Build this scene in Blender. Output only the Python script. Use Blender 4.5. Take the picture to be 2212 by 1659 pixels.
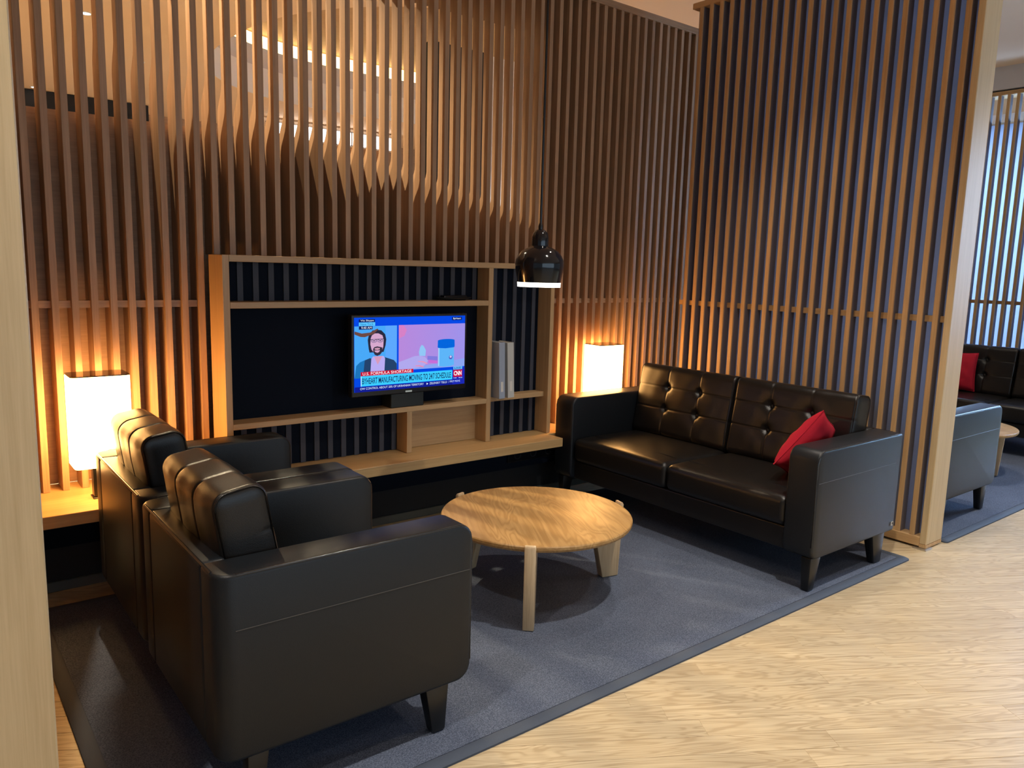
import bpy, bmesh, math, random
from mathutils import Vector, Matrix
random.seed(7)
for o in list(bpy.data.objects): bpy.data.objects.remove(o)
S = bpy.context.scene
C = S.collection
PI = math.pi

# ------------------------------------------------------------------ camera
CAM_H = 1.4
RX = Vector((0.78693928, -0.61643962, 0.02699576))      # camera right
RD = Vector((-0.07144438, -0.13448727, -0.98833642))    # camera down
RF = Vector((0.61288031, 0.77583205, -0.14987446))      # camera forward
cd = bpy.data.cameras.new('camera'); cam = bpy.data.objects.new('camera', cd); C.objects.link(cam)
cd.sensor_width = 36.0; cd.lens = 1668.0 / 2212.0 * 36.0; cd.clip_start = .05; cd.clip_end = 100
m = Matrix.Identity(4)
for i in range(3):
    m[i][0] = RX[i]; m[i][1] = -RD[i]; m[i][2] = -RF[i]
m[2][3] = CAM_H
cam.matrix_world = m
S.camera = cam

# ------------------------------------------------------------------ world, daylight, exposure
S.view_settings.view_transform = 'Standard'
S.view_settings.look = 'None'
S.view_settings.gamma = 1.0
S.view_settings.use_curve_mapping = False
S.view_settings.exposure = 0.35
w = bpy.data.worlds.new('world'); S.world = w; w.use_nodes = True
w.node_tree.nodes['Background'].inputs[0].default_value = (.74, .86, 1, 1)
w.node_tree.nodes['Background'].inputs[1].default_value = .19

def area_light(name, loc, rot, sx, sy, power, col):
    l = bpy.data.lights.new(name, 'AREA'); l.shape = 'RECTANGLE'; l.size = sx; l.size_y = sy
    l.energy = power; l.color = col
    o = bpy.data.objects.new(name, l); C.objects.link(o); o.location = loc; o.rotation_euler = rot
    return o
area_light('added_front_fill', (2.5, -6.6, 1.75), (PI/2, 0, 0), 10, 2.6, 115, (.60, .80, 1))   # unseen cool fill light, added behind the viewer
# daylight through a window assumed beyond the second bay (faces -X)
area_light('window_daylight', (9.05, 2.4, 1.75), (0, math.radians(56), 0), 2.3, 3.6, 540, (.36, .61, 1))

DOWN = [  # assumed downlights over the lounge, out of view: x, y, watts, cone
    (-.42, 1.14, 150, 118), (2.33, 1.15, 185, 104), (5.08, 1.15, 150, 100), (3.30, 2.35, 70, 84),
    (1.95, .38, 45, 96), (2.75, .38, 45, 96), (.95, -.9, 75, 100), (3.7, -.9, 85, 100), (6.4, -.9, 95, 100), (5.9, 2.6, 100, 90)]  # first two here added out of view, for highlights along the armchair's arm edge
BACK = [(1.5, 4.35, 260), (.75, 4.0, 190), (2.7, 5.2, 70)]    # assumed, unseen downlights just behind the slat wall
BACK2 = [(-1, 6.3), (1.0, 6.2), (2.0, 8.6), (0, 9.2), (4.0, 10.2), (6.4, 10.2), (7.8, 6.0), (9.0, 8.6), (4.6, 4.9)]   # added behind to brighten the lounge ceiling; last one to light the white column
WARM = (1, .92, .81)

# ------------------------------------------------------------------ materials
def new_mat(name):
    mt = bpy.data.materials.new(name); mt.use_nodes = True
    nt = mt.node_tree; b = nt.nodes['Principled BSDF']
    return mt, nt, b
def plain(name, col, rough=.5, metal=0, spec=.5, bump=0, bscale=200, coat=0):
    mt, nt, b = new_mat(name)
    b.inputs['Base Color'].default_value = (*col, 1); b.inputs['Roughness'].default_value = rough
    b.inputs['Metallic'].default_value = metal; b.inputs['Specular IOR Level'].default_value = spec
    b.inputs['Coat Weight'].default_value = coat
    if bump:
        tc = nt.nodes.new('ShaderNodeTexCoord'); n = nt.nodes.new('ShaderNodeTexNoise')
        n.inputs['Scale'].default_value = bscale; n.inputs['Detail'].default_value = 3
        bp = nt.nodes.new('ShaderNodeBump'); bp.inputs['Strength'].default_value = bump; bp.inputs['Distance'].default_value = .002
        nt.links.new(tc.outputs['Object'], n.inputs['Vector']); nt.links.new(n.outputs['Fac'], bp.inputs['Height'])
        nt.links.new(bp.outputs['Normal'], b.inputs['Normal'])
    return mt
def emit(name, col, strength):
    mt, nt, b = new_mat(name)
    b.inputs['Base Color'].default_value = (0, 0, 0, 1) if strength < 3 else (*col, 1)
    b.inputs['Roughness'].default_value = .4
    if strength < 3: b.inputs['Specular IOR Level'].default_value = .05
    b.inputs['Emission Color'].default_value = (*col, 1); b.inputs['Emission Strength'].default_value = strength
    return mt
def wood(name, c1, c2, axis='Z', rough=.45, fine=1.0, cath=0.0, vary=.16, spec=.4, cs=(2.0, 15, 85)):
    """oak veneer: grain along one local axis, optional cathedral contour lines, per-object tone"""
    mt, nt, b = new_mat(name); N = nt.nodes.new; L = nt.links.new
    tc = N('ShaderNodeTexCoord'); oi = N('ShaderNodeObjectInfo')
    mul = N('ShaderNodeVectorMath'); mul.operation = 'SCALE'; mul.inputs[0].default_value = (31.7, 17.3, 53.1)
    L(oi.outputs['Random'], mul.inputs['Scale'])
    add = N('ShaderNodeVectorMath'); add.operation = 'ADD'
    L(tc.outputs['Object'], add.inputs[0]); L(mul.outputs[0], add.inputs[1])
    ai = 'XYZ'.index(axis)
    def noise(along, across, detail, dist=0):
        mp = N('ShaderNodeMapping'); sc = [across]*3; sc[ai] = along
        mp.inputs['Scale'].default_value = sc
        n = N('ShaderNodeTexNoise'); n.inputs['Scale'].default_value = 1; n.inputs['Detail'].default_value = detail
        n.inputs['Distortion'].default_value = dist
        L(add.outputs[0], mp.inputs['Vector']); L(mp.outputs[0], n.inputs['Vector'])
        return n.outputs['Fac']
    a = noise(2.0*fine, 70*fine, 4); c = noise(9*fine, 330*fine, 2); d = noise(.9, 7, 2, .5)
    def mth(op, x, y):
        k = N('ShaderNodeMath'); k.operation = op
        for i, v in enumerate((x, y)):
            if v is None: continue
            if isinstance(v, (int, float)): k.inputs[i].default_value = v
            else: L(v, k.inputs[i])
        return k.outputs[0]
    f = mth('ADD', mth('MULTIPLY', a, .45), mth('ADD', mth('MULTIPLY', c, .3), mth('MULTIPLY', d, .25)))
    if cath:
        e = noise(cs[0], cs[1], 2, .5)
        s = mth('SINE', mth('MULTIPLY', e, cs[2]), None)
        s = mth('POWER', mth('MULTIPLY', mth('ADD', s, 1.0), .5), 2.2)
        f = mth('SUBTRACT', f, mth('MULTIPLY', mth('MULTIPLY', s, noise(3, 20, 2)), cath))
    rp = N('ShaderNodeValToRGB'); rp.color_ramp.elements[0].position = .32; rp.color_ramp.elements[1].position = .66
    rp.color_ramp.elements[0].color = (*c1, 1); rp.color_ramp.elements[1].color = (*c2, 1)
    L(f, rp.inputs[0])
    hs = N('ShaderNodeHueSaturation'); L(rp.outputs[0], hs.inputs['Color'])
    L(mth('ADD', mth('MULTIPLY', oi.outputs['Random'], vary), 1 - vary/2), hs.inputs['Value'])
    L(hs.outputs[0], b.inputs['Base Color'])
    b.inputs['Roughness'].default_value = rough; b.inputs['Specular IOR Level'].default_value = spec
    bp = N('ShaderNodeBump'); bp.inputs['Strength'].default_value = .12; bp.inputs['Distance'].default_value = .001
    L(f, bp.inputs['Height']); L(bp.outputs[0], b.inputs['Normal'])
    return mt

M = {}
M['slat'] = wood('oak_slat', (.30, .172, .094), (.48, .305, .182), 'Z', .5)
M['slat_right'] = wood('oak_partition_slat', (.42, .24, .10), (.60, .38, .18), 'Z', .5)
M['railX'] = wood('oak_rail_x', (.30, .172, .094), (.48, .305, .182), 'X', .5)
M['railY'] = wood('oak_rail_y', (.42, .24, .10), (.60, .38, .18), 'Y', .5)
M['veneer'] = wood('oak_veneer', (.32, .195, .115), (.48, .31, .19), 'X', .5, .8)
M['post'] = wood('pale_oak_post', (.50, .36, .19), (.66, .50, .29), 'Z', .45, .8)
M['unitX'] = wood('oak_unit_x', (.43, .265, .125), (.57, .38, .195), 'X', .4)
M['unitZ'] = wood('oak_unit_z', (.43, .265, .125), (.57, .38, .195), 'Z', .4)
M['bench'] = wood('oak_bench', (.45, .275, .11), (.59, .39, .18), 'X', .38)
M['floor'] = wood('oak_floor', (.42, .315, .185), (.64, .52, .335), 'X', .38, 1, .40, .14, .45)
M['table'] = wood('oak_table', (.31, .172, .058), (.47, .29, .115), 'X', .40, 1, .42, .05, .5, (1.6, 7, 90))
M['tleg'] = wood('oak_table_leg', (.42, .29, .16), (.60, .45, .28), 'Z', .4)
M['ceil'] = plain('ceiling_board', (.70, .50, .34), .8, bump=.05, bscale=12)
M['coffer'] = wood('coffer_wood', (.42, .24, .11), (.52, .32, .16), 'X', .55)
M['white'] = plain('white_paint', (.72, .70, .69), .6)
M['grey_sof'] = plain('soffit_grey', (.55, .52, .52), .6)
M['leather'] = plain('black_leather', (.0090, .0080, .0075), .31, spec=.42, bump=.25, bscale=420)
M['leather_side'] = plain('black_leather_side', (.0090, .0110, .0138), .40, spec=.34, bump=.22, bscale=420)
M['piping'] = plain('leather_piping', (.014, .014, .015), .2, spec=.6)
M['seam'] = plain('leather_seam', (.05, .046, .042), .5)
M['black_leg'] = plain('black_leg', (.006, .006, .006), .35)
M['navy'] = plain('dark_navy_panel', (.003, .006, .014), .8, spec=.15)
M['navy_strip'] = plain('dark_grey_strip', (.050, .054, .072), .7)
M['black'] = plain('black_plastic', (.004, .004, .005), .3)
M['black_matt'] = plain('black_matt', (.006, .007, .009), .7)
M['black_gloss'] = plain('black_enamel', (.004, .005, .008), .10, spec=.45, coat=.15)
M['lamp_lid'] = plain('lamp_lid', (.06, .035, .02), .08, spec=.7)
M['steel'] = plain('brushed_steel', (.55, .55, .54), .35, 1)
M['slat_core'] = plain('grey_slat_core', (.17, .15, .165), .9)
M['red'] = plain('red_felt', (.42, .012, .028), .85, spec=.2, bump=.35, bscale=300)
M['paper'] = plain('paper', (.72, .70, .64), .8)
M['book_a'] = plain('book_cover_blue_grey', (.34, .40, .50), .45)
M['book_b'] = plain('book_cover_pale', (.55, .56, .53), .45)
M['baseboard'] = plain('plinth_trim', (.10, .11, .10), .35, .4)
M['box'] = plain('media_box', (.012, .017, .016), .4)

# rug: slate carpet pile
mt, nt, b = new_mat('slate_carpet')
tc = nt.nodes.new('ShaderNodeTexCoord')
n1 = nt.nodes.new('ShaderNodeTexNoise'); n1.inputs['Scale'].default_value = 260; n1.inputs['Detail'].default_value = 3
n2 = nt.nodes.new('ShaderNodeTexNoise'); n2.inputs['Scale'].default_value = 2.2; n2.inputs['Detail'].default_value = 2
rp = nt.nodes.new('ShaderNodeValToRGB'); rp.color_ramp.elements[0].position = .3; rp.color_ramp.elements[1].position = .72
rp.color_ramp.elements[0].color = (.042, .053, .080, 1); rp.color_ramp.elements[1].color = (.140, .165, .230, 1)
mx = nt.nodes.new('ShaderNodeMath'); mx.operation = 'MULTIPLY_ADD'; mx.inputs[1].default_value = .25
nt.links.new(tc.outputs['Object'], n1.inputs['Vector']); nt.links.new(tc.outputs['Object'], n2.inputs['Vector'])
nt.links.new(n2.outputs['Fac'], mx.inputs[0]); nt.links.new(n1.outputs['Fac'], mx.inputs[2])
sb = nt.nodes.new('ShaderNodeMath'); sb.operation = 'SUBTRACT'; sb.inputs[1].default_value = .125
nt.links.new(mx.outputs[0], sb.inputs[0]); nt.links.new(sb.outputs[0], rp.inputs[0])
nt.links.new(rp.outputs[0], b.inputs['Base Color']); b.inputs['Roughness'].default_value = .95; b.inputs['Specular IOR Level'].default_value = .15
bp = nt.nodes.new('ShaderNodeBump'); bp.inputs['Strength'].default_value = .6; bp.inputs['Distance'].default_value = .004
nt.links.new(n1.outputs['Fac'], bp.inputs['Height']); nt.links.new(bp.outputs[0], b.inputs['Normal'])
M['rug'] = mt
M['rug_edge'] = plain('rug_binding', (.052, .066, .095), .8, bump=.3, bscale=500)

# translucent fabric screen inside the partitions
mt, nt, b = new_mat('screen_fabric')
b.inputs['Base Color'].default_value = (.13, .125, .135, 1); b.inputs['Roughness'].default_value = .9
tr = nt.nodes.new('ShaderNodeBsdfTranslucent'); tr.inputs[0].default_value = (.52, .52, .58, 1)
ms = nt.nodes.new('ShaderNodeMixShader'); ms.inputs[0].default_value = .55
out = [q for q in nt.nodes if q.type == 'OUTPUT_MATERIAL'][0]
nt.links.new(b.outputs[0], ms.inputs[1]); nt.links.new(tr.outputs[0], ms.inputs[2]); nt.links.new(ms.outputs[0], out.inputs[0])
M['screen'] = mt
mt, nt, b = new_mat('window_glass')
b.inputs['Base Color'].default_value = (.9, .95, 1, 1); b.inputs['Roughness'].default_value = .02
b.inputs['Transmission Weight'].default_value = 1; b.inputs['IOR'].default_value = 1.05
M['glass'] = mt
M['shade'] = emit('lamp_shade_glow', (1, .50, .15), 20)
M['pendant_glow'] = emit('pendant_glow', (1, .93, .82), 4.0)
M['cove'] = emit('cove_glow', (1, .70, .30), 4.2)
M['clerestory'] = emit('clerestory_glow', (.95, .97, 1), 3.2)
M['lens'] = emit('downlight_lens', (1, .95, .88), 8)
M['led_white'] = emit('strip_white', (1, .93, .85), 1.2)

# ------------------------------------------------------------------ mesh helpers
def link(name, me, mat, parent=None, smooth=None, kind=None):
    o = bpy.data.objects.new(name, me); C.objects.link(o)
    if mat is not None:
        me.materials.clear(); me.materials.append(M[mat] if isinstance(mat, str) else mat)
    if smooth:
        for p in me.polygons: p.use_smooth = True
        if smooth != 'all':
            try: me.set_sharp_from_angle(angle=math.radians(smooth if smooth is not True else 40))
            except Exception: pass
    if parent is not None:
        o.parent = parent
    if kind: o['kind'] = kind
    return o
def tag(o, label, cat, group=None):
    o['label'] = label; o['category'] = cat
    if group: o['group'] = group
    return o
def thing(name, label, cat, loc=(0, 0, 0), rz=0, group=None):
    o = bpy.data.objects.new(name, None); C.objects.link(o); o.empty_display_size = .1
    o.location = loc; o.rotation_euler = (0, 0, rz)
    return tag(o, label, cat, group)
def copy_tree(o, parent=None):
    c = o.copy(); C.objects.link(c); c.parent = parent
    for ch in o.children: copy_tree(ch, c)
    return c
def to_mesh(bm, name='mesh'):
    bmesh.ops.recalc_face_normals(bm, faces=bm.faces)
    me = bpy.data.meshes.new(name); bm.to_mesh(me); bm.free(); return me
def bm_box(bm, lo, hi):
    x0, y0, z0 = lo; x1, y1, z1 = hi
    v = [bm.verts.new(p) for p in ((x0,y0,z0),(x1,y0,z0),(x1,y1,z0),(x0,y1,z0),(x0,y0,z1),(x1,y0,z1),(x1,y1,z1),(x0,y1,z1))]
    for f in ((0,3,2,1),(4,5,6,7),(0,1,5,4),(1,2,6,5),(2,3,7,6),(3,0,4,7)): bm.faces.new([v[i] for i in f])
    return v
def box(lo, hi, bev=0, seg=2):
    bm = bmesh.new(); bm_box(bm, lo, hi)
    if bev: bmesh.ops.bevel(bm, geom=list(bm.edges), offset=bev, segments=seg, profile=.5, affect='EDGES')
    return to_mesh(bm)
def boxes(lst):
    bm = bmesh.new()
    for lo, hi in lst: bm_box(bm, lo, hi)
    return to_mesh(bm)
def prism(poly, axis, a0, a1, bev=0, seg=2):
    """poly of 2D points in the plane of the two other axes (order kept: axis X -> (y,z); Y -> (x,z); Z -> (x,y))"""
    def P(p, a):
        return (a, p[0], p[1]) if axis == 'X' else ((p[0], a, p[1]) if axis == 'Y' else (p[0], p[1], a))
    bm = bmesh.new()
    A = [bm.verts.new(P(p, a0)) for p in poly]; B = [bm.verts.new(P(p, a1)) for p in poly]
    n = len(poly)
    bm.faces.new(A); bm.faces.new(B[::-1])
    for i in range(n): bm.faces.new((A[i], B[i], B[(i+1) % n], A[(i+1) % n]))
    if bev:
        bmesh.ops.recalc_face_normals(bm, faces=bm.faces)
        es = [e for e in bm.edges if e.calc_face_angle(0) > math.radians(50)]
        bmesh.ops.bevel(bm, geom=es, offset=bev, segments=seg, profile=.5, affect='EDGES')
    return to_mesh(bm)
def rrect(x0, y0, x1, y1, r, n=5):
    pts = []
    for cx, cy, a in ((x1-r, y0+r, -PI/2), (x1-r, y1-r, 0), (x0+r, y1-r, PI/2), (x0+r, y0+r, PI)):
        for i in range(n+1):
            t = a + PI/2*i/n; pts.append((cx + r*math.cos(t), cy + r*math.sin(t)))
    return pts
def lathe(prof, n=40, cap=False):
    bm = bmesh.new(); rings = []
    for r, z in prof:
        if r < 1e-5: rings.append([bm.verts.new((0, 0, z))])
        else: rings.append([bm.verts.new((r*math.cos(2*PI*i/n), r*math.sin(2*PI*i/n), z)) for i in range(n)])
    for a, b in zip(rings, rings[1:]):
        for i in range(n):
            j = (i+1) % n
            if len(a) == 1 and len(b) == 1: continue
            if len(a) == 1: bm.faces.new((a[0], b[i], b[j]))
            elif len(b) == 1: bm.faces.new((a[i], a[j], b[0]))
            else: bm.faces.new((a[i], a[j], b[j], b[i]))
    return to_mesh(bm)
def tube(pts, r, n=8, closed=False):
    bm = bmesh.new(); pts = [Vector(p) for p in pts]; rings = []; N = len(pts)
    for i, p in enumerate(pts):
        a = pts[(i-1) % N] if (closed or i) else p; c = pts[(i+1) % N] if (closed or i < N-1) else p
        t = (c-a).normalized(); u = t.cross(Vector((0, 0, 1)))
        if u.length < 1e-3: u = t.cross(Vector((0, 1, 0)))
        u.normalize(); v = t.cross(u)
        rings.append([bm.verts.new(p + r*(math.cos(2*PI*k/n)*u + math.sin(2*PI*k/n)*v)) for k in range(n)])
    rng = range(N) if closed else range(N-1)
    for i in rng:
        a, b = rings[i], rings[(i+1) % N]
        for k in range(n): bm.faces.new((a[k], a[(k+1) % n], b[(k+1) % n], b[k]))
    if not closed:
        bm.faces.new(rings[0][::-1]); bm.faces.new(rings[-1])
    return to_mesh(bm)
def soft_box(size, r, n, disp=None):
    """rounded box with an even grid on every face, disp(p, normal, half) -> new p"""
    h = [s/2 for s in size]; R3 = list(r) if isinstance(r, tuple) else [min(r, min(h)*.98)]*3
    def coords(i):
        r = R3[i]; a = [h[i] - r + r*math.sin(PI/4*k/4)/math.sin(PI/4) for k in range(1, 5)]
        k = n[i]; inner = [-(h[i]-r) + 2*(h[i]-r)*q/k for q in range(k+1)]
        return [-q for q in a[::-1]] + inner + a
    cs = [coords(i) for i in range(3)]
    bm = bmesh.new(); seen = {}
    def vert(p):
        key = tuple(round(q, 6) for q in p)
        if key not in seen:
            inn = Vector([max(-(h[i]-R3[i]), min(h[i]-R3[i], p[i])) for i in range(3)])
            d = Vector([(p[i]-inn[i])/R3[i] for i in range(3)]); nn = d.normalized() if d.length > 1e-9 else Vector((0, 0, 1))
            pos = inn + Vector([nn[i]*R3[i] for i in range(3)])
            if disp: pos = disp(pos, nn, h)
            seen[key] = bm.verts.new(pos)
        return seen[key]
    for ax in range(3):
        b, c = (ax+1) % 3, (ax+2) % 3
        for s in (-1, 1):
            for i in range(len(cs[b])-1):
                for j in range(len(cs[c])-1):
                    q = []
                    for (ii, jj) in ((i, j), (i+1, j), (i+1, j+1), (i, j+1)):
                        p = [0, 0, 0]; p[ax] = s*h[ax]; p[b] = cs[b][ii]; p[c] = cs[c][jj]
                        q.append(vert(p))
                    if len(set(q)) == 4:
                        try: bm.faces.new(q if s > 0 else q[::-1])
                        except ValueError: pass
    return to_mesh(bm)
def moved(me, mat4): me.transform(mat4); return me
T = Matrix.Translation
def text_mesh(s, x0, x1, z0, z1, bold=0.0, ):
    """flat lettering filling the box x0..x1, z0..z1 on the XZ plane, facing -Y"""
    cu = bpy.data.curves.new('lettering', 'FONT'); cu.body = s; cu.offset = bold; cu.resolution_u = 3
    ob = bpy.data.objects.new('lettering', cu); C.objects.link(ob)
    dg = bpy.context.evaluated_depsgraph_get()
    me = bpy.data.meshes.new_from_object(ob.evaluated_get(dg))
    bpy.data.objects.remove(ob)
    xs = [v.co.x for v in me.vertices]; ys = [v.co.y for v in me.vertices]
    a, b, c, d = min(xs), max(xs), min(ys), max(ys)
    for v in me.vertices:
        v.co = Vector((x0 + (v.co.x-a)/(b-a)*(x1-x0), 0, z0 + (v.co.y-c)/(d-c)*(z1-z0)))
    return me

# ================================================================== SETTING
Z_CEIL = 3.3
# ---- floor
floor = link('floor', box((-6, -7, -.06), (14, 12.2, -.004)), 'floor', kind='structure')
ANG = math.radians(-31)
ux, uy = math.cos(ANG), math.sin(ANG)      # along the boards
vx, vy = -uy, ux                           # across
PW = .0865
plank_mesh = {}
def plank(s0, s1, t):
    Lk = round(s1-s0, 3)
    if Lk not in plank_mesh:
        me = box((0, .0005, -.012), (Lk, PW-.0005, 0), .0007, 1); me.materials.append(M['floor']); plank_mesh[Lk] = me
    o = bpy.data.objects.new('plank', plank_mesh[Lk]); C.objects.link(o)
    o.parent = floor
    o.location = (s0*ux + t*vx, s0*uy + t*vy, 0); o.rotation_euler = (0, 0, ANG)
def inside(x, y): return -.15 <= x <= 6.0 and .62 <= y <= 3.6
LEN = [1.05, 1.2, 1.4]
for it in range(-2, 62):
    t = it*PW
    s = -4 - random.random()*1.2
    while s < 6.5:
        Lk = random.choice(LEN); e = s + Lk
        hit = False
        for k in range(7):
            q = s + Lk*k/6; x = q*ux + (t+PW/2)*vx; y = q*uy + (t+PW/2)*vy
            rug_hid = (.36 < x < 3.83 and 1.71 < y < 3.35) or (4.36 < x and 1.71 < y)
            if inside(x, y) and not rug_hid and y < 1.9 + (x < .4)*1.8 + (1.5 < x < 3.2)*(y > 3.3)*2: hit = True
        if hit: plank(s, e, t)
        s = e
# ---- ceiling with the coffer hole (superellipse) behind the slat wall
CX, CY, CA, CB, CN = 5.0, 7.2, 2.6, 2.35, 2.5
def sup(k, n=96, da=0):
    t = 2*PI*k/n; c, s = math.cos(t), math.sin(t)
    return (CX + (CA+da)*math.copysign(abs(c)**(2/CN), c), CY + (CB+da)*math.copysign(abs(s)**(2/CN), s))
bm = bmesh.new(); NE = 96; x0, x1, y0, y1 = -6, 14, -7, 12.2
inn, outr = [], []
for k in range(NE):
    x, y = sup(k, NE); dx, dy = x-CX, y-CY
    f = min(((x1-CX)/dx if dx > 0 else (x0-CX)/dx) if abs(dx) > 1e-6 else 1e9, ((y1-CY)/dy if dy > 0 else (y0-CY)/dy) if abs(dy) > 1e-6 else 1e9)
    inn.append(bm.verts.new((x, y, Z_CEIL))); outr.append(bm.verts.new((CX+dx*f, CY+dy*f, Z_CEIL)))
for k in range(NE): bm.faces.new((inn[k], inn[(k+1) % NE], outr[(k+1) % NE], outr[k]))
for (cx, cy) in ((x0, y0), (x1, y0), (x1, y1), (x0, y1)):
    nb = sorted(range(NE), key=lambda k: (outr[k].co.x-cx)**2 + (outr[k].co.y-cy)**2)
    a = nb[0]; b = [k for k in nb[1:6] if (k-a) % NE in (1, NE-1) and abs(outr[k].co.x-outr[a].co.x) > 1e-4 and abs(outr[k].co.y-outr[a].co.y) > 1e-4]
    if b: bm.faces.new((outr[a], bm.verts.new((cx, cy, Z_CEIL)), outr[b[0]]))
for f in bm.faces:
    f.normal_update()
ceil_me = to_mesh(bm); ceiling = link('ceiling', ceil_me, 'ceil', kind='structure')
def ring_wall(z0, z1, da0, da1):
    bm = bmesh.new(); A = [bm.verts.new((*sup(k, NE, da0), z0)) for k in range(NE)]; B = [bm.verts.new((*sup(k, NE, da1), z1)) for k in range(NE)]
    for k in range(NE): bm.faces.new((A[k], A[(k+1) % NE], B[(k+1) % NE], B[k]))
    return to_mesh(bm)
link('coffer_wall', ring_wall(3.3, 3.62, 0, 0), 'white', ceiling, 60)
link('coffer_band', ring_wall(3.62, 3.84, .02, .02), 'grey_sof', ceiling, 60)
link('coffer_light', ring_wall(3.82, 3.99, .05, .05), 'cove', ceiling, 60)
bm = bmesh.new(); bm.faces.new([bm.verts.new((*sup(k, NE, .4), 4.0)) for k in range(NE)])
link('coffer_ceiling', to_mesh(bm), 'coffer', ceiling)
bm = bmesh.new(); A = [bm.verts.new((*sup(k, NE, 0), 3.84)) for k in range(NE)]; B = [bm.verts.new((*sup(k, NE, .4), 3.84)) for k in range(NE)]
for k in range(NE): bm.faces.new((A[k], A[(k+1) % NE], B[(k+1) % NE], B[k]))
link('coffer_lip', to_mesh(bm), 'white', ceiling)
# joints of the ceiling boards, thin dark recessed lines
# ---- far wall of the room behind
wf = link('wall_far', box((-6, 11.6, 0), (14, 11.8, 3.3)), 'veneer', kind='structure')
link('fascia', box((-1.5, 10.9, 3.10), (2.62, 11.05, 3.29)), 'black_matt', wf)
link('strip_light', box((1.6, 10.95, 3.04), (2.66, 11.05, 3.098)), 'led_white', wf)
for k in range(8):
    link('clerestory_pane', box((4.02+k*.245, 10.5, 3.06), (4.02+k*.245+.225, 10.53, 3.235)), 'clerestory', wf)
link('clerestory_frame', boxes([((4.0+k*.245, 10.49, 3.05), (4.02+k*.245, 10.56, 3.245)) for k in range(9)] + [((4.0, 10.49, 3.235), (5.98, 10.56, 3.25)), ((4.0, 10.49, 3.045), (5.98, 10.56, 3.06))]), 'white', wf)
link('added_bright_column', box((4.40, 6.0, 0), (5.0, 6.25, 3.3)), 'white', kind='structure')  # white column added behind the slats so bright slits show between them
col = link('trim_1', box((3.72, 5.95, 0), (4.36, 6.2, 3.3)), 'black_matt', kind='structure')  # black column added behind so the gaps between slats read dark

# ---- slat wall behind the television (front of slats Y = 3.615)
YS, SW, SD, PITCH, XS0 = 3.615, .026, .125, .0721, .400
Z_BENCH, Z_TOP = .42, 2.995
wb = link('wall_back', boxes([((-.1, 3.748, .421), (2.09, 3.768, 1.985)), ((2.09, 3.748, .421), (3.0, 3.768, 1.60)), ((3.0, 3.748, .421), (8.4, 3.768, 3.03))]), 'veneer', kind='structure')
def slat_poly(z0, z1, x):
    """side profile (y, z) of a slat with the curved notch cut into its back"""
    p = [(YS, z0), (YS, z1)]
    if .60 < x < 3.0:
        lo = 2.20 - (x-.60)*.258; hi = 2.74 - max(0, 1.6-x)*.10
        edge = min(1.0, (x-.55)/.25, (3.3-x)/.25)
        cut = (SD-(.054 if x > 2.62 else .060))*max(.15, edge)
        n = 9; tr = .13
        pts = [(YS+SD, z1)]
        for k in range(n+1):
            f = k/n; pts.append((YS + SD - cut*(1-math.cos(f*PI/2)), hi + tr*.45*(1-math.sin(f*PI/2))))
        for k in range(n+1):
            f = 1-k/n; s = f*f*(3-2*f); pts.append((YS + SD - cut*s, lo + tr*f*1.0))
        pts.append((YS+SD, z0))
        return p + pts
    return p + [(YS+SD, z1), (YS+SD, z0)]
plain_slat = {}
for n in range(-2, 56):
    x = XS0 + n*PITCH
    unit = x + SW > 1.094 and x < 3.004
    z0 = 1.42 if unit else Z_BENCH
    if .60 < x < 3.0:
        me = prism([(a, b) for a, b in slat_poly(z0, Z_TOP, x)], 'X', 0, SW)
    else:
        if z0 not in plain_slat:
            plain_slat[z0] = prism([(a, b) for a, b in slat_poly(z0, Z_TOP, 0)], 'X', 0, SW, .0015, 1)
        me = plain_slat[z0]
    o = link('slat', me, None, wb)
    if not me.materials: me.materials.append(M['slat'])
    o.location = (x, 0, 0)
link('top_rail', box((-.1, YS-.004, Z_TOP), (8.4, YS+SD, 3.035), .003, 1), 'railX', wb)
for a, b in ((-.1, 1.085), (3.01, 4.7)):
    link('rail', box((a, YS+.03, 1.183), (b, YS+.06, 1.213)), 'railX', wb)

# ---- partitions between the bays
def partition(name, xf, side, y0, y1, slats=True, mat='slat_right', ztop=3.087):
    """xf: X of the slatted face, side -1: slats face -X, +1: slats face +X; body .18 deep"""
    s = -side
    xa, xb = sorted((xf + s*.070, xf + s*.090))
    wl = link(name, box((xa, y0+.03, .06), (xb, y1, ztop-.28 if name != 'wall_right' and side < 0 else ztop-.03)), 'screen', kind='structure')
    f0, f1 = sorted((xf, xf + s*.18))
    link('end_post', box((f0, y0, .026), (f1, y0+.035, ztop), .003, 1), 'post', wl)
    link('post_foot', box((f0, y0, 0.008), (f1, y0+.035, .026)), 'slat_right', wl)
    link('base_rail', box((f0, y0+.035, .012), (f1, y1, .062), .002, 1), 'railY', wl)
    link('top_rail', box((f0, y0+.035, ztop-.035), (f1, y1, ztop), .002, 1), 'railY', wl)
    ra, rb = sorted((xf + s*.036, xf + s*.066))
    link('rail', box((ra, y0+.035, 1.180), (rb, y1, 1.212)), 'railY', wl)
    fa, fb = sorted((xf + s*.001, xf + s*.012)); ca, cb = sorted((xf + s*.012, xf + s*.066))
    me = box((fa, 0, .06), (fb, .026, ztop-.033), .0015, 1)
    core = box((ca, .001, .061), (cb, .025, ztop-.034)); core.materials.append(M['slat_core'])
    y = y0 + .066
    while y < y1 - .01:
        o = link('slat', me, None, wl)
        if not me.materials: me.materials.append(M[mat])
        link('core', core, None, o)
        o.location = (0, y, 0); y += .0764
    link('metal_shoe', box((f0-.02, y0-.012, 0), (f0+.05, y0+.06, .007)), 'steel', wl)
    return wl
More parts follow.
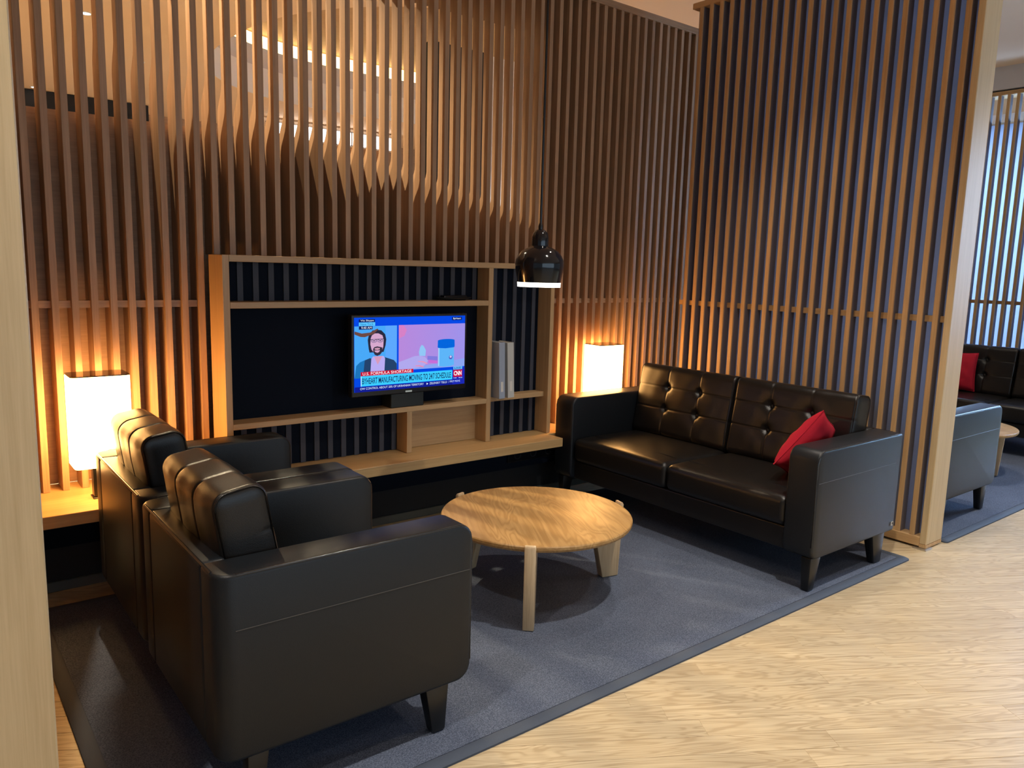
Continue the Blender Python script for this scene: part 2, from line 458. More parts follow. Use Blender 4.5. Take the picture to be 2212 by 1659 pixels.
partition('wall_right', 4.094, -1, 1.675, 3.43)
partition('wall_right_far', 7.95, -1, 1.675, 3.43)
partition('wall_left', .182, 1, 1.68, 3.43)
link('trim_2', box((7.93, -.5, 3.10), (8.25, 3.62, 3.3)), 'grey_sof', kind='structure')
# ---- window wall assumed on the far right
win = link('window_1', boxes([((9.1, .3, .4), (9.18, .38, 3.1)), ((9.1, 4.3, .4), (9.18, 4.38, 3.1)), ((9.1, 2.3, .4), (9.18, 2.36, 3.1)), ((9.1, .3, 3.02), (9.18, 4.38, 3.1)), ((9.1, .3, .4), (9.18, 4.38, .48))]), 'white', kind='structure')
link('pane', box((9.13, .38, .48), (9.14, 2.3, 3.02)), 'glass', win)
link('pane', box((9.13, 2.36, .48), (9.14, 4.3, 3.02)), 'glass', win)

# ================================================================== BENCH + SHELVING UNIT
bench = thing('bench', 'long oak bench ledge running along the slat wall, table lamps standing on it', 'bench', (1.9, 3.45, 0))
def part(name, me, mat, th, smooth=None):
    return link(name, moved(me, T(-th.location)), mat, th, smooth)
part('bench_top', box((.19, 3.272, .37), (2.975, 3.745, .42), .002, 1), 'bench', bench)
part('bench_end', box((2.975, 3.41, .37), (4.09, 3.745, .42), .002, 1), 'bench', bench)
part('apron', box((.19, 3.50, .215), (4.09, 3.53, .37)), 'navy', bench)
part('plinth', box((.19, 3.585, .045), (4.09, 3.62, .37)), 'black_matt', bench)
bb = link('baseboard_back', box((.19, 3.575, 0), (4.09, 3.60, .045), .003, 1), 'baseboard', kind='structure')
so = thing('socket_strip', 'black power socket strip under the oak bench beside the sofa', 'socket', (2.95, 3.498, .29))
part('housing', box((2.74, 3.485, .255), (3.14, 3.499, .335), .003, 1), 'black', so)
for k in range(3):
    c = lathe([(0, 0), (.026, 0), (.026, .004), (.021, .004), (.019, .001)], 20)
    part('socket', moved(c, T((2.81+k*.12, 3.486, .295)) @ Matrix.Rotation(PI/2, 4, 'X')), 'black_matt', so, 40)
part('clip', box((3.115, 3.480, .27), (3.121, 3.487, .32)), 'steel', so)

unit = thing('shelving_unit', 'low oak shelving unit around the television, set on the bench', 'shelf unit', (2.05, 3.52, .42))
YU, YB, YP = 3.425, 3.612, 3.535
part('side_panel', box((1.094, YU, .421), (1.124, YB, 1.419), .0015, 1), 'unitZ', unit)
part('side_panel', box((2.978, YU, .421), (3.006, YB, 1.419), .0015, 1), 'unitZ', unit)
part('top_board', box((1.124, YU, 1.390), (2.978, YB, 1.4195), .0015, 1), 'unitX', unit)
part('shelf', box((1.124, YU, 1.186), (2.527, YP, 1.214), .0015, 1), 'unitX', unit)
part('shelf', box((1.124, YU, .641), (2.527, YP, .667), .0015, 1), 'unitX', unit)
part('divider', box((2.527, YU+.0005, .421), (2.558, YP, 1.390), .0015, 1), 'unitZ', unit)
part('divider', box((2.018, YU+.0005, .421), (2.048, YP, .641), .0015, 1), 'unitZ', unit)
part('shelf', box((2.558, 3.462, .640), (2.978, YP, .669), .0015, 1), 'unitX', unit)
bp_ = part('back_panel', box((1.124, YP+.004, .421), (2.978, YP+.02, 1.390)), 'navy', unit)
part('wood_back', box((2.048, YP-.004, .421), (2.527, YP+.003, .641)), 'unitX', unit)
for n in range(0, 60):
    x = XS0 + n*PITCH
    spans = []
    if 1.13 < x < 2.50: spans.append((1.214, 1.389))
    if 1.13 < x < 1.99: spans.append((.422, .640))
    if 2.56 < x < 2.95: spans += [(.422, .639), (.670, 1.389)]
    for z0, z1 in spans:
        part('strip', box((x, YP-.004, z0), (x+SW, YP+.004, z1)), 'navy_strip', unit)

# ================================================================== TELEVISION
tv = thing('television', 'wall mounted flat television showing a blue news broadcast in the oak unit', 'television', (2.03, 3.43, .668))
TX0, TX1, TZ0, TZ1, TY = 1.704, 2.353, .771, 1.137, 3.400
part('casing', box((TX0-.012, TY, TZ0-.026), (TX1+.014, TY+.042, TZ1+.012), .004, 2), 'black', tv)
part('mount', box((1.93, TY+.042, .86), (2.13, YP+.004, 1.05)), 'black_matt', tv)
part('logo_light', box((1.992, TY-.002, TZ0-.020), (2.030, TY+.001, TZ0-.012), .001, 1), emit('logo_glow', (.7, .75, .7), .35), tv)
scr = part('screen', box((TX0, TY-.003, TZ0), (TX1, TY-.0005, TZ1)), emit('screen_blue', (.0, .06, .72), .85), tv)
TVM = {}
def colmat(c, k=1.1):
    k *= .78
    key = (c, k)
    if key not in TVM: TVM[key] = emit('screen_ink', c, k)
    return TVM[key]
layer = [0]
def uv(u, v): return (TX0 + u*(TX1-TX0), TZ0 + v*(TZ1-TZ0))
def flat(name, pts, c, k=1.1):
    layer[0] += 1; y = TY - .0032 - layer[0]*.00007
    me = bpy.data.meshes.new(name); P = [uv(*p) for p in pts]
    me.from_pydata([(x - tv.location.x, y - tv.location.y, z - tv.location.z) for x, z in P], [], [list(range(len(P)))])
    return link(name, me, colmat(c, k) if isinstance(c, tuple) else c, scr)
def rect(name, u0, u1, v0, v1, c, k=1.1): return flat(name, [(u0, v0), (u1, v0), (u1, v1), (u0, v1)], c, k)
def ell(cu, cv, ru, rv, n=28, a0=0, a1=2*PI): return [(cu + ru*math.cos(a0+(a1-a0)*i/n), cv + rv*math.sin(a0+(a1-a0)*i/n)) for i in range(n)]
def words(name, s, u0, u1, v0, v1, c, bold=.0, k=1.1):
    layer[0] += 1; y = TY - .0032 - layer[0]*.00007
    (xa, za), (xb, zb) = uv(u0, v0), uv(u1, v1)
    me = text_mesh(s, xa, xb, za, zb, bold)
    me.transform(T(Vector((0, y, 0)) - tv.location))
    return link(name, me, colmat(c, k), scr)
# pictures
rect('video_picture', 0, .362, .19, .885, (.06, .36, .86))
rect('video_picture', .262, .362, .19, .885, (.10, .36, .90))
mtg, ntg, bg = new_mat('screen_pink'); gr = ntg.nodes.new('ShaderNodeTexCoord'); sx_ = ntg.nodes.new('ShaderNodeSeparateXYZ'); rpg = ntg.nodes.new('ShaderNodeValToRGB')
mr = ntg.nodes.new('ShaderNodeMapRange'); mr.inputs['From Min'].default_value = -.10; mr.inputs['From Max'].default_value = .33
ntg.links.new(gr.outputs['Object'], sx_.inputs[0]); ntg.links.new(sx_.outputs[0], mr.inputs[0]); ntg.links.new(mr.outputs[0], rpg.inputs[0])
rpg.color_ramp.elements[0].color = (.46, .23, .68, 1); rpg.color_ramp.elements[1].color = (.32, .27, .80, 1)
bg.inputs['Base Color'].default_value = (0, 0, 0, 1); ntg.links.new(rpg.outputs[0], bg.inputs['Emission Color']); bg.inputs['Emission Strength'].default_value = .80
flat('video_picture', [(.378, .26), (1, .26), (1, .888), (.378, .888)], mtg)
flat('picture_glow', [(.378, .70), (.43, .74), (.45, .82), (.42, .888), (.378, .888)], (.62, .20, .52))
flat('picture_table', [(.378, .26), (1, .26), (1, .375), (.64, .31), (.378, .30)], (.24, .34, .80))
flat('picture_shelf', [(.64, .385), (.735, .36), (.735, .425), (.64, .44)], (.20, .18, .66))
flat('picture_shelf', [(.65, .34), (.735, .32), (.735, .365), (.65, .385)], (.52, .14, .62))
flat('picture_hand', [(.378, .375), (.46, .415), (.52, .447), (.575, .45), (.62, .425), (.645, .375), (.63, .33), (.605, .30), (.56, .285), (.50, .27), (.44, .26), (.378, .26)], (.40, .36, .78))
flat('picture_finger', [(.555, .375), (.60, .37), (.645, .335), (.635, .325), (.59, .355), (.55, .365)], (.74, .28, .46))
flat('picture_finger', [(.53, .315), (.57, .315), (.61, .29), (.60, .28), (.56, .30), (.53, .305)], (.74, .24, .40))
flat('picture_bottle', [(.565, .45), (.62, .44), (.625, .52), (.61, .565), (.60, .59), (.585, .60), (.57, .565), (.56, .50)], (.26, .52, .84))
flat('picture_jar', [(.742, .285), (.80, .268), (.86, .275), (.895, .29), (.893, .55), (.742, .55)], (.10, .42, .86))
rect('picture_jar', .742, .752, .285, .56, (.35, .65, .95))
flat('picture_lid', [(.735, .555), (.742, .545), (.81, .535), (.895, .545), (.90, .56), (.898, .65)] + ell(.817, .65, .081, .02, 12, 0, PI) + [(.736, .65)], (.0, .12, .66))
flat('picture_mark', ell(.862, .40, .018, .03, 12), (.08, .12, .50)); flat('picture_mark', ell(.862, .41, .010, .016, 12), (.60, .50, .85))
# presenter on screen, flat print
flat('presenter_jacket', [(.0, .19), (.015, .36), (.045, .405), (.13, .455), (.15, .44), (.24, .44), (.26, .455), (.335, .41), (.36, .36), (.362, .19)], (.015, .05, .135))
flat('presenter_jacket', [(.0, .19), (.015, .36), (.045, .405), (.085, .43), (.07, .19)], (.01, .16, .45))
flat('presenter_shirt', [(.13, .19), (.14, .44), (.155, .475), (.245, .475), (.258, .44), (.25, .19)], (.44, .38, .82))
flat('presenter_neck', [(.162, .475), (.195, .36), (.235, .475)], (.62, .30, .46))
flat('presenter_hair', [(.118, .58), (.11, .70), (.12, .77), (.15, .825), (.185, .835), (.225, .825), (.258, .77), (.268, .70), (.262, .62), (.245, .53), (.125, .53)], (.018, .02, .045))
flat('presenter_face', [(.135, .72), (.145, .76), (.17, .785), (.20, .785), (.235, .755), (.245, .70), (.242, .60), (.228, .535), (.195, .505), (.165, .52), (.142, .57), (.132, .64)], (.62, .36, .56))
flat('presenter_beard', [(.155, .575), (.165, .60), (.19, .61), (.215, .60), (.235, .59), (.232, .53), (.215, .495), (.19, .48), (.17, .495), (.158, .53)], (.03, .025, .05))
flat('presenter_mouth', [(.168, .585), (.19, .592), (.213, .585), (.212, .568), (.19, .56), (.169, .568)], (.55, .28, .40))
flat('presenter_chin', [(.165, .555), (.215, .555), (.205, .53), (.19, .522), (.172, .535)], (.60, .34, .52))
flat('presenter_glasses', [(.132, .708), (.245, .712), (.245, .704), (.132, .700)], (.02, .02, .05))
for cu in (.163, .215):
    flat('presenter_glasses', ell(cu, .685, .024, .024, 18), (.10, .10, .22)); flat('presenter_glasses', ell(cu, .685, .020, .019, 18), (.50, .30, .50))
    flat('presenter_eye', ell(cu, .687, .008, .006, 10), (.05, .04, .08))
flat('picture_lamp', [(.0, .78), (.05, .745), (.085, .74), (.16, .78), (.20, .84), (.19, .85), (.13, .80), (.06, .79), (.0, .82)], (.14, .06, .05))
# captions
rect('caption_box', .036, .170, .938, .978, (.004, .012, .10)); words('caption_text', 'Via Skype', .050, .160, .944, .973, (.80, .88, 1), 0)
rect('caption_box', .036, .172, .888, .937, (.10, .52, .95)); words('caption_text', 'New York', .050, .158, .897, .928, (.01, .16, .42), 0)
rect('caption_box', .036, .150, .842, .887, (.004, .012, .10)); words('caption_text', '9:40 AM', .056, .142, .850, .880, (.80, .88, 1), 0)
rect('caption_box', .868, .965, .938, .982, (.004, .012, .13)); words('caption_text', 'ByHeart', .880, .955, .943, .975, (.80, .88, 1), 0)
rect('ticker_band', 0, 1, .0, .072, (.004, .010, .26))
rect('side_band', .88, 1, .0, .24, (.01, .02, .42))
rect('headline_banner', .050, .508, .218, .272, (.55, .004, .03)); words('headline_text', 'U.S. FORMULA SHORTAGE', .066, .492, .226, .264, (.95, .92, 1), 0)
rect('headline_banner', .050, .878, .078, .216, (.04, .56, .93)); words('headline_text', 'BYHEART MANUFACTURING MOVING TO 24/7 SCHEDULE', .062, .864, .105, .188, (.004, .015, .08), .012)
rect('headline_edge', .050, .056, .078, .216, (.6, .85, 1))
words('ticker_text', 'OW CONTROL ABOUT 20% OF UKRAINIAN TERRITORY', .045, .605, .030, .060, (.72, .82, 1), 0)
flat('ticker_arrow', [(.632, .028), (.647, .043), (.632, .058)], (.8, .9, 1))
words('ticker_text', 'ZELENSKY TELLS', .660, .825, .030, .060, (.72, .82, 1), 0)
words('ticker_text', 'FIRST MOVE', .853, .955, .034, .062, (.60, .72, 1), 0)
flat('ticker_divider', [(.840, .028), (.836, .045), (.840, .064), (.842, .064), (.838, .045), (.842, .028)], (.35, .5, .9))
rect('caption_box', .886, .975, .218, .262, (.12, .45, .85)); words('caption_text', 'LIVE', .898, .962, .226, .254, (.01, .06, .30), .008)
rect('channel_logo', .886, .975, .110, .214, (.52, .004, .045)); words('channel_logo_text', 'CNN', .893, .968, .130, .196, (.95, .93, 1), .03)
words('caption_text', '9:40', .890, .920, .088, .102, (.7, .8, 1), .008); words('caption_text', '28.78', .940, .975, .088, .102, (.7, .8, 1), .008)

mb = tag(link('media_box', box((1.925, 3.43, .668), (2.12, 3.53, .742), .003, 1), 'box'), 'small dark media box on the shelf directly under the television', 'media box')
tray = thing('remote_tray', 'small black tray on the upper shelf of the oak unit', 'tray', (2.335, 3.478, 1.215))
link('tray', lathe([(0, 0), (.055, 0), (.085, .012), (.088, .016), (.084, .016), (.055, .006), (0, .006)], 32), 'black_matt', tray, 50).scale = (1.25, .52, 1)
link('remote', box((-.085, -.02, .012), (.075, .016, .026), .004, 2), 'black', tray).rotation_euler = (0, 0, .12)
def book(name, label, x, wdt, h, mat, lean):
    t = thing(name, label, 'book', (x, 3.375, .670)); t.rotation_euler = (0, lean, 0)
    link('cover', boxes([((0, 0, 0), (wdt, .004, h)), ((0, .004, 0), (.003, .13, h)), ((wdt-.003, .004, 0), (wdt, .13, h))]), mat, t)
    link('pages', box((.003, .0045, .004), (wdt-.003, .126, h-.004)), 'paper', t)
    link('spine_label', box((wdt*.3, -.0006, h*.12), (wdt*.7, .0002, h*.3)), 'paper', t)
book('book', 'blue grey hardback book leaning against the divider on the right shelf', 2.578, .040, .315, 'book_a', -.03)
book('book', 'pale grey white hardback book, right of the blue grey one', 2.640, .044, .312, 'book_b', -.045)

# ================================================================== TABLE LAMPS
def table_lamp(label, x, y):
    t = thing('table_lamp', label, 'lamp', (x, y, .42), 0, 'box shaped table lamps on the bench')
    link('foot', box((-.04, -.02, 0), (.06, .045, .006), .002, 1), 'black', t)
    link('stem', box((-.035, -.012, .008), (-.012, .03, .15)), 'black', t)
    sh = link('shade', prism(rrect(-.108, -.08, .108, .08, .022, 5), 'Z', .142, .508, .003, 1), 'shade', t, 40)
    link('lid', prism(rrect(-.107, -.079, .107, .079, .022, 5), 'Z', .5085, .513), 'lamp_lid', t, 40)
    return t
table_lamp('glowing box lamp on the bench behind the left armchairs', .592, 3.44)
table_lamp('glowing box lamp in the corner behind the black sofa', 3.495, 3.487)

# ================================================================== PENDANT
pd = thing('pendant_lamp', 'black bell shaped pendant lamp hanging above the round table', 'lamp', (2.062, 2.45, 1.322))
prof_out = [(.0885, .018), (.092, .035), (.098, .065), (.1005, .090), (.098, .108), (.089, .128), (.074, .145), (.055, .156), (.040, .162), (.034, .166), (.034, .200), (.030, .216), (.020, .228), (.008, .233)]
prof_in = [(r-.0025, z-.001) for r, z in prof_out[:10]][::-1]
link('shade', lathe(prof_out + [(0, .233)], 56), 'black_gloss', pd, 55)
link('inner_shade', lathe([(0, .160)] + prof_in, 48), 'white', pd, 55)
link('rim', lathe([(.0868, .0), (.0885, .0), (.0893, .018), (.0868, .018), (.0868, 0)], 56), 'pendant_glow', pd, 60)
link('bulb', lathe([(0, .06), (.018, .064), (.026, .08), (.024, .10), (.014, .13), (.014, .155), (0, .155)], 24), 'pendant_glow', pd, 60)
link('cord_grip', lathe([(.009, .230), (.010, .245), (.006, .256), (.004, .262), (0, .262)], 20), 'black', pd, 50)
link('cord', tube([(0, 0, .258), (0, 0, Z_CEIL-1.322)], .0048, 8), 'black', pd, 60)
link('ceiling_rose', lathe([(.05, Z_CEIL-1.322), (.05, Z_CEIL-1.345), (.006, Z_CEIL-1.352), (0, Z_CEIL-1.352)], 28), 'black_gloss', pd, 40)
pl = bpy.data.lights.new('pendant_light', 'SPOT'); pl.energy = 6; pl.spot_size = math.radians(95); pl.spot_blend = .5; pl.color = (1, .82, .58); pl.shadow_soft_size = .04
po = bpy.data.objects.new('pendant_light', pl); C.objects.link(po); po.parent = pd; po.location = (0, 0, .03)

# ================================================================== DOWNLIGHTS
def downlight(x, y, z, label, watts=0, size=112, col=WARM):
    t = thing('ceiling_downlight', label, 'downlight', (x, y, z), 0, 'ceiling downlights')
    link('trim_ring', lathe([(.036, -.0005), (.036, -.006), (.048, -.006), (.052, -.0005)], 28), 'white', t, 50)
    link('lens', lathe([(0, -.0025), (.036, -.0025)], 24), 'lens', t)
    if watts:
        l = bpy.data.lights.new('downlight_beam', 'SPOT'); l.energy = watts; l.spot_size = math.radians(size); l.spot_blend = .9
        l.color = col; l.shadow_soft_size = .012 if size == 125 else .03
        o = bpy.data.objects.new('downlight_beam', l); C.objects.link(o); o.parent = t; o.location = (0, 0, -.012)
    return t
for i, (x, y, p, a) in enumerate(DOWN): downlight(x, y, Z_CEIL, 'unseen small round recessed downlight in the ceiling over the seating area', p, a)
for i, (x, y, p) in enumerate(BACK): downlight(x, y, Z_CEIL, 'assumed small round recessed downlight just behind the slat wall', p, 125, (1, .80, .52))
for x, y in BACK2: downlight(x, y, Z_CEIL, 'added small round downlight in the open lounge beyond the slat wall', 360, 100)
for lab, x, y in (('bright round downlight seen through the slats near the top left', 1.303, 7.234), ('small downlight above the black fascia at the far left', 1.37, 10.75), ('small downlight in the middle of the ceiling behind the slats', 3.186, 10.45)):
    downlight(x, y, Z_CEIL, lab)
dl = downlight(3.30, 8.0, 3.999, 'downlight in the wooden coffer ceiling behind the slats')

# ================================================================== RUGS
def rug(name, label, x0, y0, x1, y1):
    t = thing(name, label, 'rug', ((x0+x1)/2, (y0+y1)/2, 0))
    hx, hy = (x1-x0)/2, (y1-y0)/2
    link('pile', prism(rrect(-hx+.045, -hy+.045, hx-.045, hy-.045, .01, 2), 'Z', .001, .0105), 'rug', t)
    o = rrect(-hx, -hy, hx, hy, .02, 4); i = rrect(-hx+.045, -hy+.045, hx-.045, hy-.045, .012, 4)
    bm = bmesh.new(); n = len(o)
    def ring(pts, z): return [bm.verts.new((x, y, z)) for x, y in pts]
    mid = [((a[0]*.8+b[0]*.2), (a[1]*.8+b[1]*.2)) for a, b in zip(o, i)]
    R = [ring(o, .0005), ring(o, .007), ring(mid, .0125), ring([((a[0]*.2+b[0]*.8), (a[1]*.2+b[1]*.8)) for a, b in zip(o, i)], .0125), ring(i, .009)]
    for a, b in zip(R, R[1:]):
        for k in range(n): bm.faces.new((a[k], a[(k+1) % n], b[(k+1) % n], b[k]))
    link('binding', to_mesh(bm), 'rug_edge', t, 30)
rug('rug', 'slate blue carpet rug under the armchairs, round table and sofa', .305, 1.655, 3.885, 3.40)
rug('rug', 'slate blue carpet rug of the next bay beyond the right partition', 4.30, 1.655, 7.80, 3.40)

# ================================================================== SEATING
D_, ZB, ZT, BT = .745, .165, .655, .066
def arm_mesh(y0, y1, outer, rear=.05):
    """arm block, X 0..D; front corners rounded; outer rear vertical corner rounded"""
    bm = bmesh.new(); bm_box(bm, (0, y0, ZB), (D_, y1, ZT))
    bm.edges.ensure_lookup_table()
    es = []
    for e in bm.edges:
        a, b = e.verts[0].co, e.verts[1].co; mid = (a+b)/2; d = (b-a)
        if abs(d.y) > 1e-4 and abs(mid.x-D_) < 1e-4: es.append(e)
        if rear > .03 and abs(d.z) > 1e-4 and mid.x < 1e-4 and abs(mid.y-outer) < 1e-4: es.append(e)
    bmesh.ops.bevel(bm, geom=es, offset=.05, segments=7, profile=.5, affect='EDGES')
    bmesh.ops.recalc_face_normals(bm, faces=bm.faces)
    es = [e for e in bm.edges if e.calc_face_angle(0) > math.radians(40)]
    bmesh.ops.bevel(bm, geom=es, offset=.012, segments=3, profile=.5, affect='EDGES')
    return to_mesh(bm)
def cushion_mesh(wd, tufted=True):
    T_, H_ = .140, .435
    def disp(p, nn, h):
        u = (p.y + h[1])/(2*h[1]); v = (p.z + h[2])/(2*h[2])
        g = 0.0
        front = max(0, nn.x)
        # soft pillowing of the whole cushion
        bul = (1-(2*u-1)**4)*(1-(2*v-1)**4)
        g += .012*bul*abs(nn.x)
        for s in (1/3, 2/3):
            dd = abs(u-s)*2*h[1]
            k = 1 if abs(nn.y) < .5 else 0
            g -= k*.0032*math.exp(-(dd/.0045)**2)
            g -= k*.0010*math.exp(-(dd/.030)**2)
        for s in (.40, .70):
            dd = abs(v-s)*2*h[2]
            g -= front*(.0030*math.exp(-(dd/.0045)**2) + .0008*math.exp(-(dd/.03)**2))
        if tufted:
            for su in (1/3, 2/3):
                for sv in (.40, .70):
                    rr = math.hypot((u-su)*2*h[1], (v-sv)*2*h[2])
                    g -= front*(.020*math.exp(-(rr/.020)**2) + .009*math.exp(-(rr/.055)**2))
        # wrinkles
        g += .0010*math.sin(41*p.y+13*p.z)*math.sin(29*p.z-17*p.y)*abs(nn.x)
        return p + nn*g
    me = soft_box((T_, wd, H_), (.042, .016, .042), (5, int(wd/.0052), 74), disp)
    return me
def seat_mesh(wd):
    def disp(p, nn, h):
        q = p + Vector((0, 0, .012*(1-(p.x/h[0])**4)*(1-(p.y/h[1])**4)*max(0, nn.z)))
        return q
    return soft_box((.545, wd, .137), .034, (14, 14, 3), disp)
def leg_mesh(front, y0, fx):
    if front: top, bot = (fx-.052, fx+.030), (fx-.022, fx+.024)
    elif fx > .67: top, bot = (.060, .180), (.062, .128)
    else: top, bot = (.070, .128), (.072, .112)
    bm = bmesh.new(); yA, yB = y0, y0+.052; c = (yA+yB)/2
    v = [bm.verts.new(p) for p in ((bot[0], c-.019, .0125), (bot[1], c-.019, .0125), (bot[1], c+.019, .0125), (bot[0], c+.019, .0125), (top[0], yA, ZB+.004), (top[1], yA, ZB+.004), (top[1], yB, ZB+.004), (top[0], yB, ZB+.004))]
    for f in ((0,3,2,1),(4,5,6,7),(0,1,5,4),(1,2,6,5),(2,3,7,6),(3,0,4,7)): bm.faces.new([v[i] for i in f])
    bmesh.ops.bevel(bm, geom=list(bm.edges), offset=.007, segments=2, profile=.5, affect='EDGES')
    return to_mesh(bm)
def seating(name, label, cat, W, aw, ncush, group=None, tagged=False, fx=.645):
    """faces local +X, Y 0..W"""
    t = thing(name, label, cat, (0, 0, 0), 0, group)
    for (a, b, o) in ((0, aw, 0), (W-aw, W, W)):
        ar = link('arm', arm_mesh(a, b, o, .018 if ncush > 1 else .05), 'leather_side', t, 35)
        ys = o - .0005 if o == 0 else o + .0005
        link('seam', tube([(.045, ys, .512), (D_-.012, ys, .512)], .0012, 6), 'seam', ar)
        yo = o + (.006 if o == 0 else -.006)
        link('piping', tube([(.05, yo, ZT-.004), (D_-.055, yo, ZT-.004), (D_-.03, yo, ZT-.012), (D_-.010, yo, ZT-.032), (D_-.004, yo, ZT-.06), (D_-.004, yo, ZB+.06)], .0045, 8), 'piping', ar, 60)
    bk = link('back', box((0.0, aw-.002, ZB), (BT, W-aw+.002, ZT), .012, 3), 'leather_side', t, 35)
    link('piping', tube([(.006, .05, ZT-.004), (.006, W-.05, ZT-.004)], .0045, 8), 'piping', bk, 60)
    link('base', box((BT-.01, aw-.002, ZB+.005), (D_-.035, W-aw+.002, .275), .006, 2), 'leather', t)
    iw = W - 2*aw; cw = iw/ncush
    cme = cushion_mesh(cw-.006); sme = seat_mesh(cw-.003)
    for k in range(ncush):
        yc = aw + cw*(k+.5)
        s = link('seat_cushion', sme, 'leather', t, 'all'); s.location = (.190+.545/2, yc, .345)
        link('seam', tube([(.14, -cw/2+.03, .0805-.0025), (.14, cw/2-.03, .0805-.0025)], .0013, 6), 'leather_side', s)
        c = link('back_cushion', cme, 'leather', t, 'all'); c.location = (.139, yc, .612); c.rotation_euler = (0, -math.radians(9.5), 0)
        hy, hx, hz = (cw-.006)/2, .070, .2175
        for sg in (-1, 1):
            pts = [(px_, sg*(hy-.0075), pz_) for px_, pz_ in rrect(-hx+.004, -hz+.004, hx-.004, hz-.004, .038, 6)]
            link('piping', tube(pts, .0032, 6, True), 'leather', c, 60)
        for su in (-1/6, 1/6):
            for sv in (.40, .70):
                q = lathe([(0, .005), (.008, .004), (.011, 0)], 14)
                b_ = link('button', moved(q, Matrix.Rotation(PI/2, 4, 'Y')), 'leather', c, 60)
                b_.location = (.070-.017, su*2*hy, -hz + sv*2*hz)
    for f in (True, False):
        for y0 in (.012, W-.064):
            link('leg', leg_mesh(f, y0, fx), 'black_leg', t, 40)
    if tagged:
        lg = link('maker_tag', prism(rrect(-.013, -.010, .013, .010, .004, 3), 'Y', 0, .002), 'steel', t); lg.location = (.027, W+.0002, .205)
        link('tag_mark', prism(rrect(-.008, -.006, .001, .006, .003, 3), 'Y', 0, .0012), 'black', lg).location = (0, .002, 0)
    return t
grp = 'black leather armchairs'
ch = seating('armchair', 'nearest black leather armchair, its side and back turned to the viewer', 'armchair', .742, .122, 1, grp)
ch.location = (.530, 1.777, 0)
ch2 = copy_tree(ch); ch2.location = (.535, 2.527, 0); ch2['label'] = 'black leather armchair beside the glowing left lamp, next to the slat wall'
ch3 = copy_tree(ch); ch3.location = (4.455, 1.775, 0); ch3['label'] = 'black leather armchair beyond the right partition, only its arm showing'
sofa = seating('sofa', 'black leather two seat sofa with tufted back in front of the right partition', 'sofa', 1.70, .146, 2, 'black leather sofas', True, .690)
sofa.location = (3.772, 3.402, 0); sofa.rotation_euler = (0, 0, PI)
sofa2 = copy_tree(sofa); sofa2.location = (7.60, 3.32, 0); sofa2['label'] = 'black leather tufted sofa at far right in the next bay'

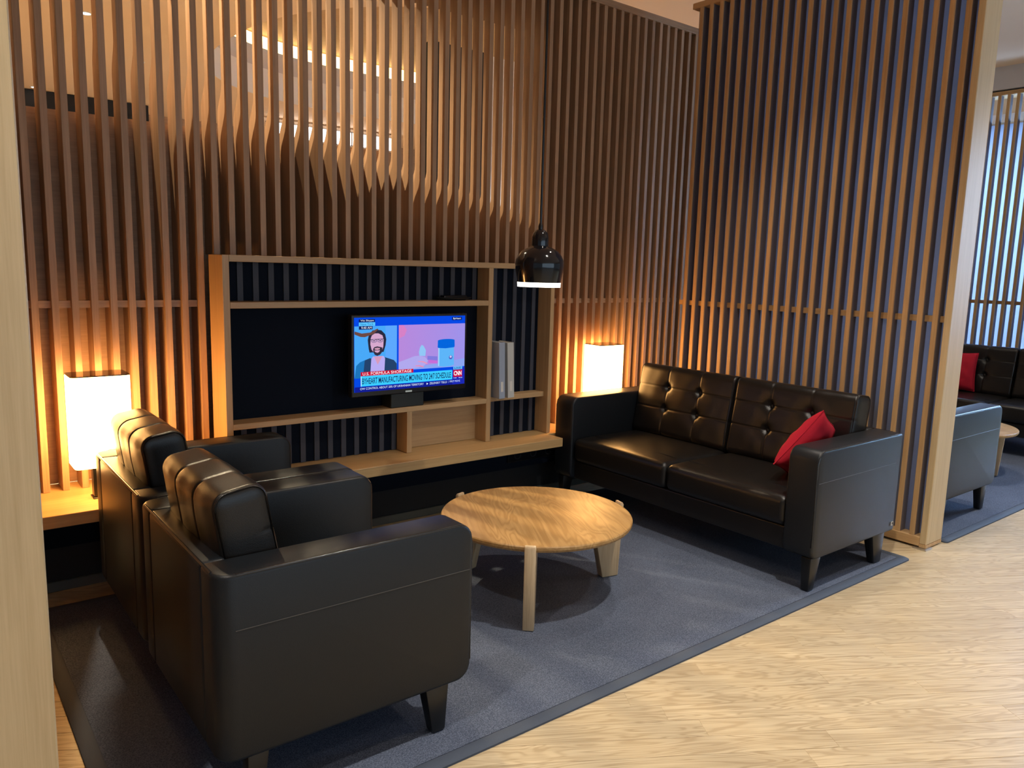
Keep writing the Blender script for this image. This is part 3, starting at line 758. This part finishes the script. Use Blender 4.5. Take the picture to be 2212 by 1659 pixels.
# throw cushions
def pillow(name, label, size, thick):
    bm = bmesh.new(); n = 26; top, bot = {}, {}
    for i in range(n+1):
        for j in range(n+1):
            u, v = -1+2*i/n, -1+2*j/n
            pin = 1 - .07*(1-u*u)*abs(v)**3; pin2 = 1 - .07*(1-v*v)*abs(u)**3
            x, y = u*size/2*pin2, v*size/2*pin
            h = thick/2*(max(0, 1-u**2)*max(0, 1-v**2))**.42
            wob = .006*math.sin(9*u+4*v)*math.cos(6*v-3*u)*(1-u*u)*(1-v*v)
            top[i, j] = bm.verts.new((x, y, h+wob))
            bot[i, j] = top[i, j] if i in (0, n) or j in (0, n) else bm.verts.new((x, y, -h+wob))
    for i in range(n):
        for j in range(n):
            bm.faces.new((top[i, j], top[i+1, j], top[i+1, j+1], top[i, j+1]))
            q = (bot[i, j], bot[i, j+1], bot[i+1, j+1], bot[i+1, j])
            if len(set(q)) >= 3:
                try: bm.faces.new(q)
                except ValueError: pass
    t = thing(name, label, 'cushion', (0, 0, 0), 0, 'red throw cushions')
    link('cover', to_mesh(bm), 'red', t, 'all')
    e = []
    for k in range(n): e.append((k, 0))
    for k in range(n): e.append((n, k))
    for k in range(n, 0, -1): e.append((k, n))
    for k in range(n, 0, -1): e.append((0, k))
    pts = []
    for i, j in e:
        u, v = -1+2*i/n, -1+2*j/n
        pts.append((u*size/2*(1-.07*(1-v*v)*abs(u)**3), v*size/2*(1-.07*(1-u*u)*abs(v)**3), 0))
    link('edge_seam', tube(pts, .003, 6, True), 'red', t, 60)
    return t
pw = pillow('throw_cushion', 'red felt throw cushion slumped against the right arm of the sofa', .335, .13)
def pose(o, loc, h, t, th):
    h = Vector(h).normalized(); t = Vector(t).normalized(); n = h.cross(t)
    X = h*math.cos(th) + t*math.sin(th); Y = -h*math.sin(th) + t*math.cos(th)
    o.rotation_euler = Matrix((X, Y, n)).transposed().to_euler(); o.location = loc
pose(pw, (3.392, 1.985, .585), (.9978, .0667, 0), (.0325, -.486, .873), math.radians(64))
pw2 = copy_tree(pw); pw2['label'] = 'dark red throw cushion on the far right sofa of the next bay'
pw2.location = (7.27, 2.90, .60); pw2.rotation_euler = (math.radians(84), 0, math.radians(-72))

# ================================================================== ROUND TABLES
def round_table(name, label, cx, cy, a0, slim=False):
    t = thing(name, label, 'table', (cx, cy, 0), 0, 'round oak coffee tables')
    R = .412
    prof = [(0, .322), (R-.016, .322), (R-.006, .326), (R, .336), (R, .346), (R-.003, .350), (R-.010, .3515), (0, .3515)]
    link('table_top', lathe(prof, 96), 'table', t, 30).rotation_euler = (0, 0, math.radians(62))
    for k in range(3):
        a = a0 + k*2*PI/3
        poly = [(R-.075, .0125), (R+.008, .0125), (R+.022, .348), (R+.016, .358), (R+.004, .359), (R+.001, .345), (R-.003, .3205), (R-.145, .3205)]
        if slim: poly = [(.275, .0125), (.315, .0125), (.335, .3205), (.285, .3205)]
        me = prism(poly, 'Y', -.022, .022, .004, 2)
        o = link('leg', me, 'tleg', t, 35); o.rotation_euler = (0, 0, a)
    return t
round_table('coffee_table', 'round oak coffee table with three board legs in the middle of the rug', 2.092, 2.452, math.radians(-13))
round_table('coffee_table', 'round oak coffee table of the next bay, only its rim showing', 6.015, 2.37, math.radians(-75), True)
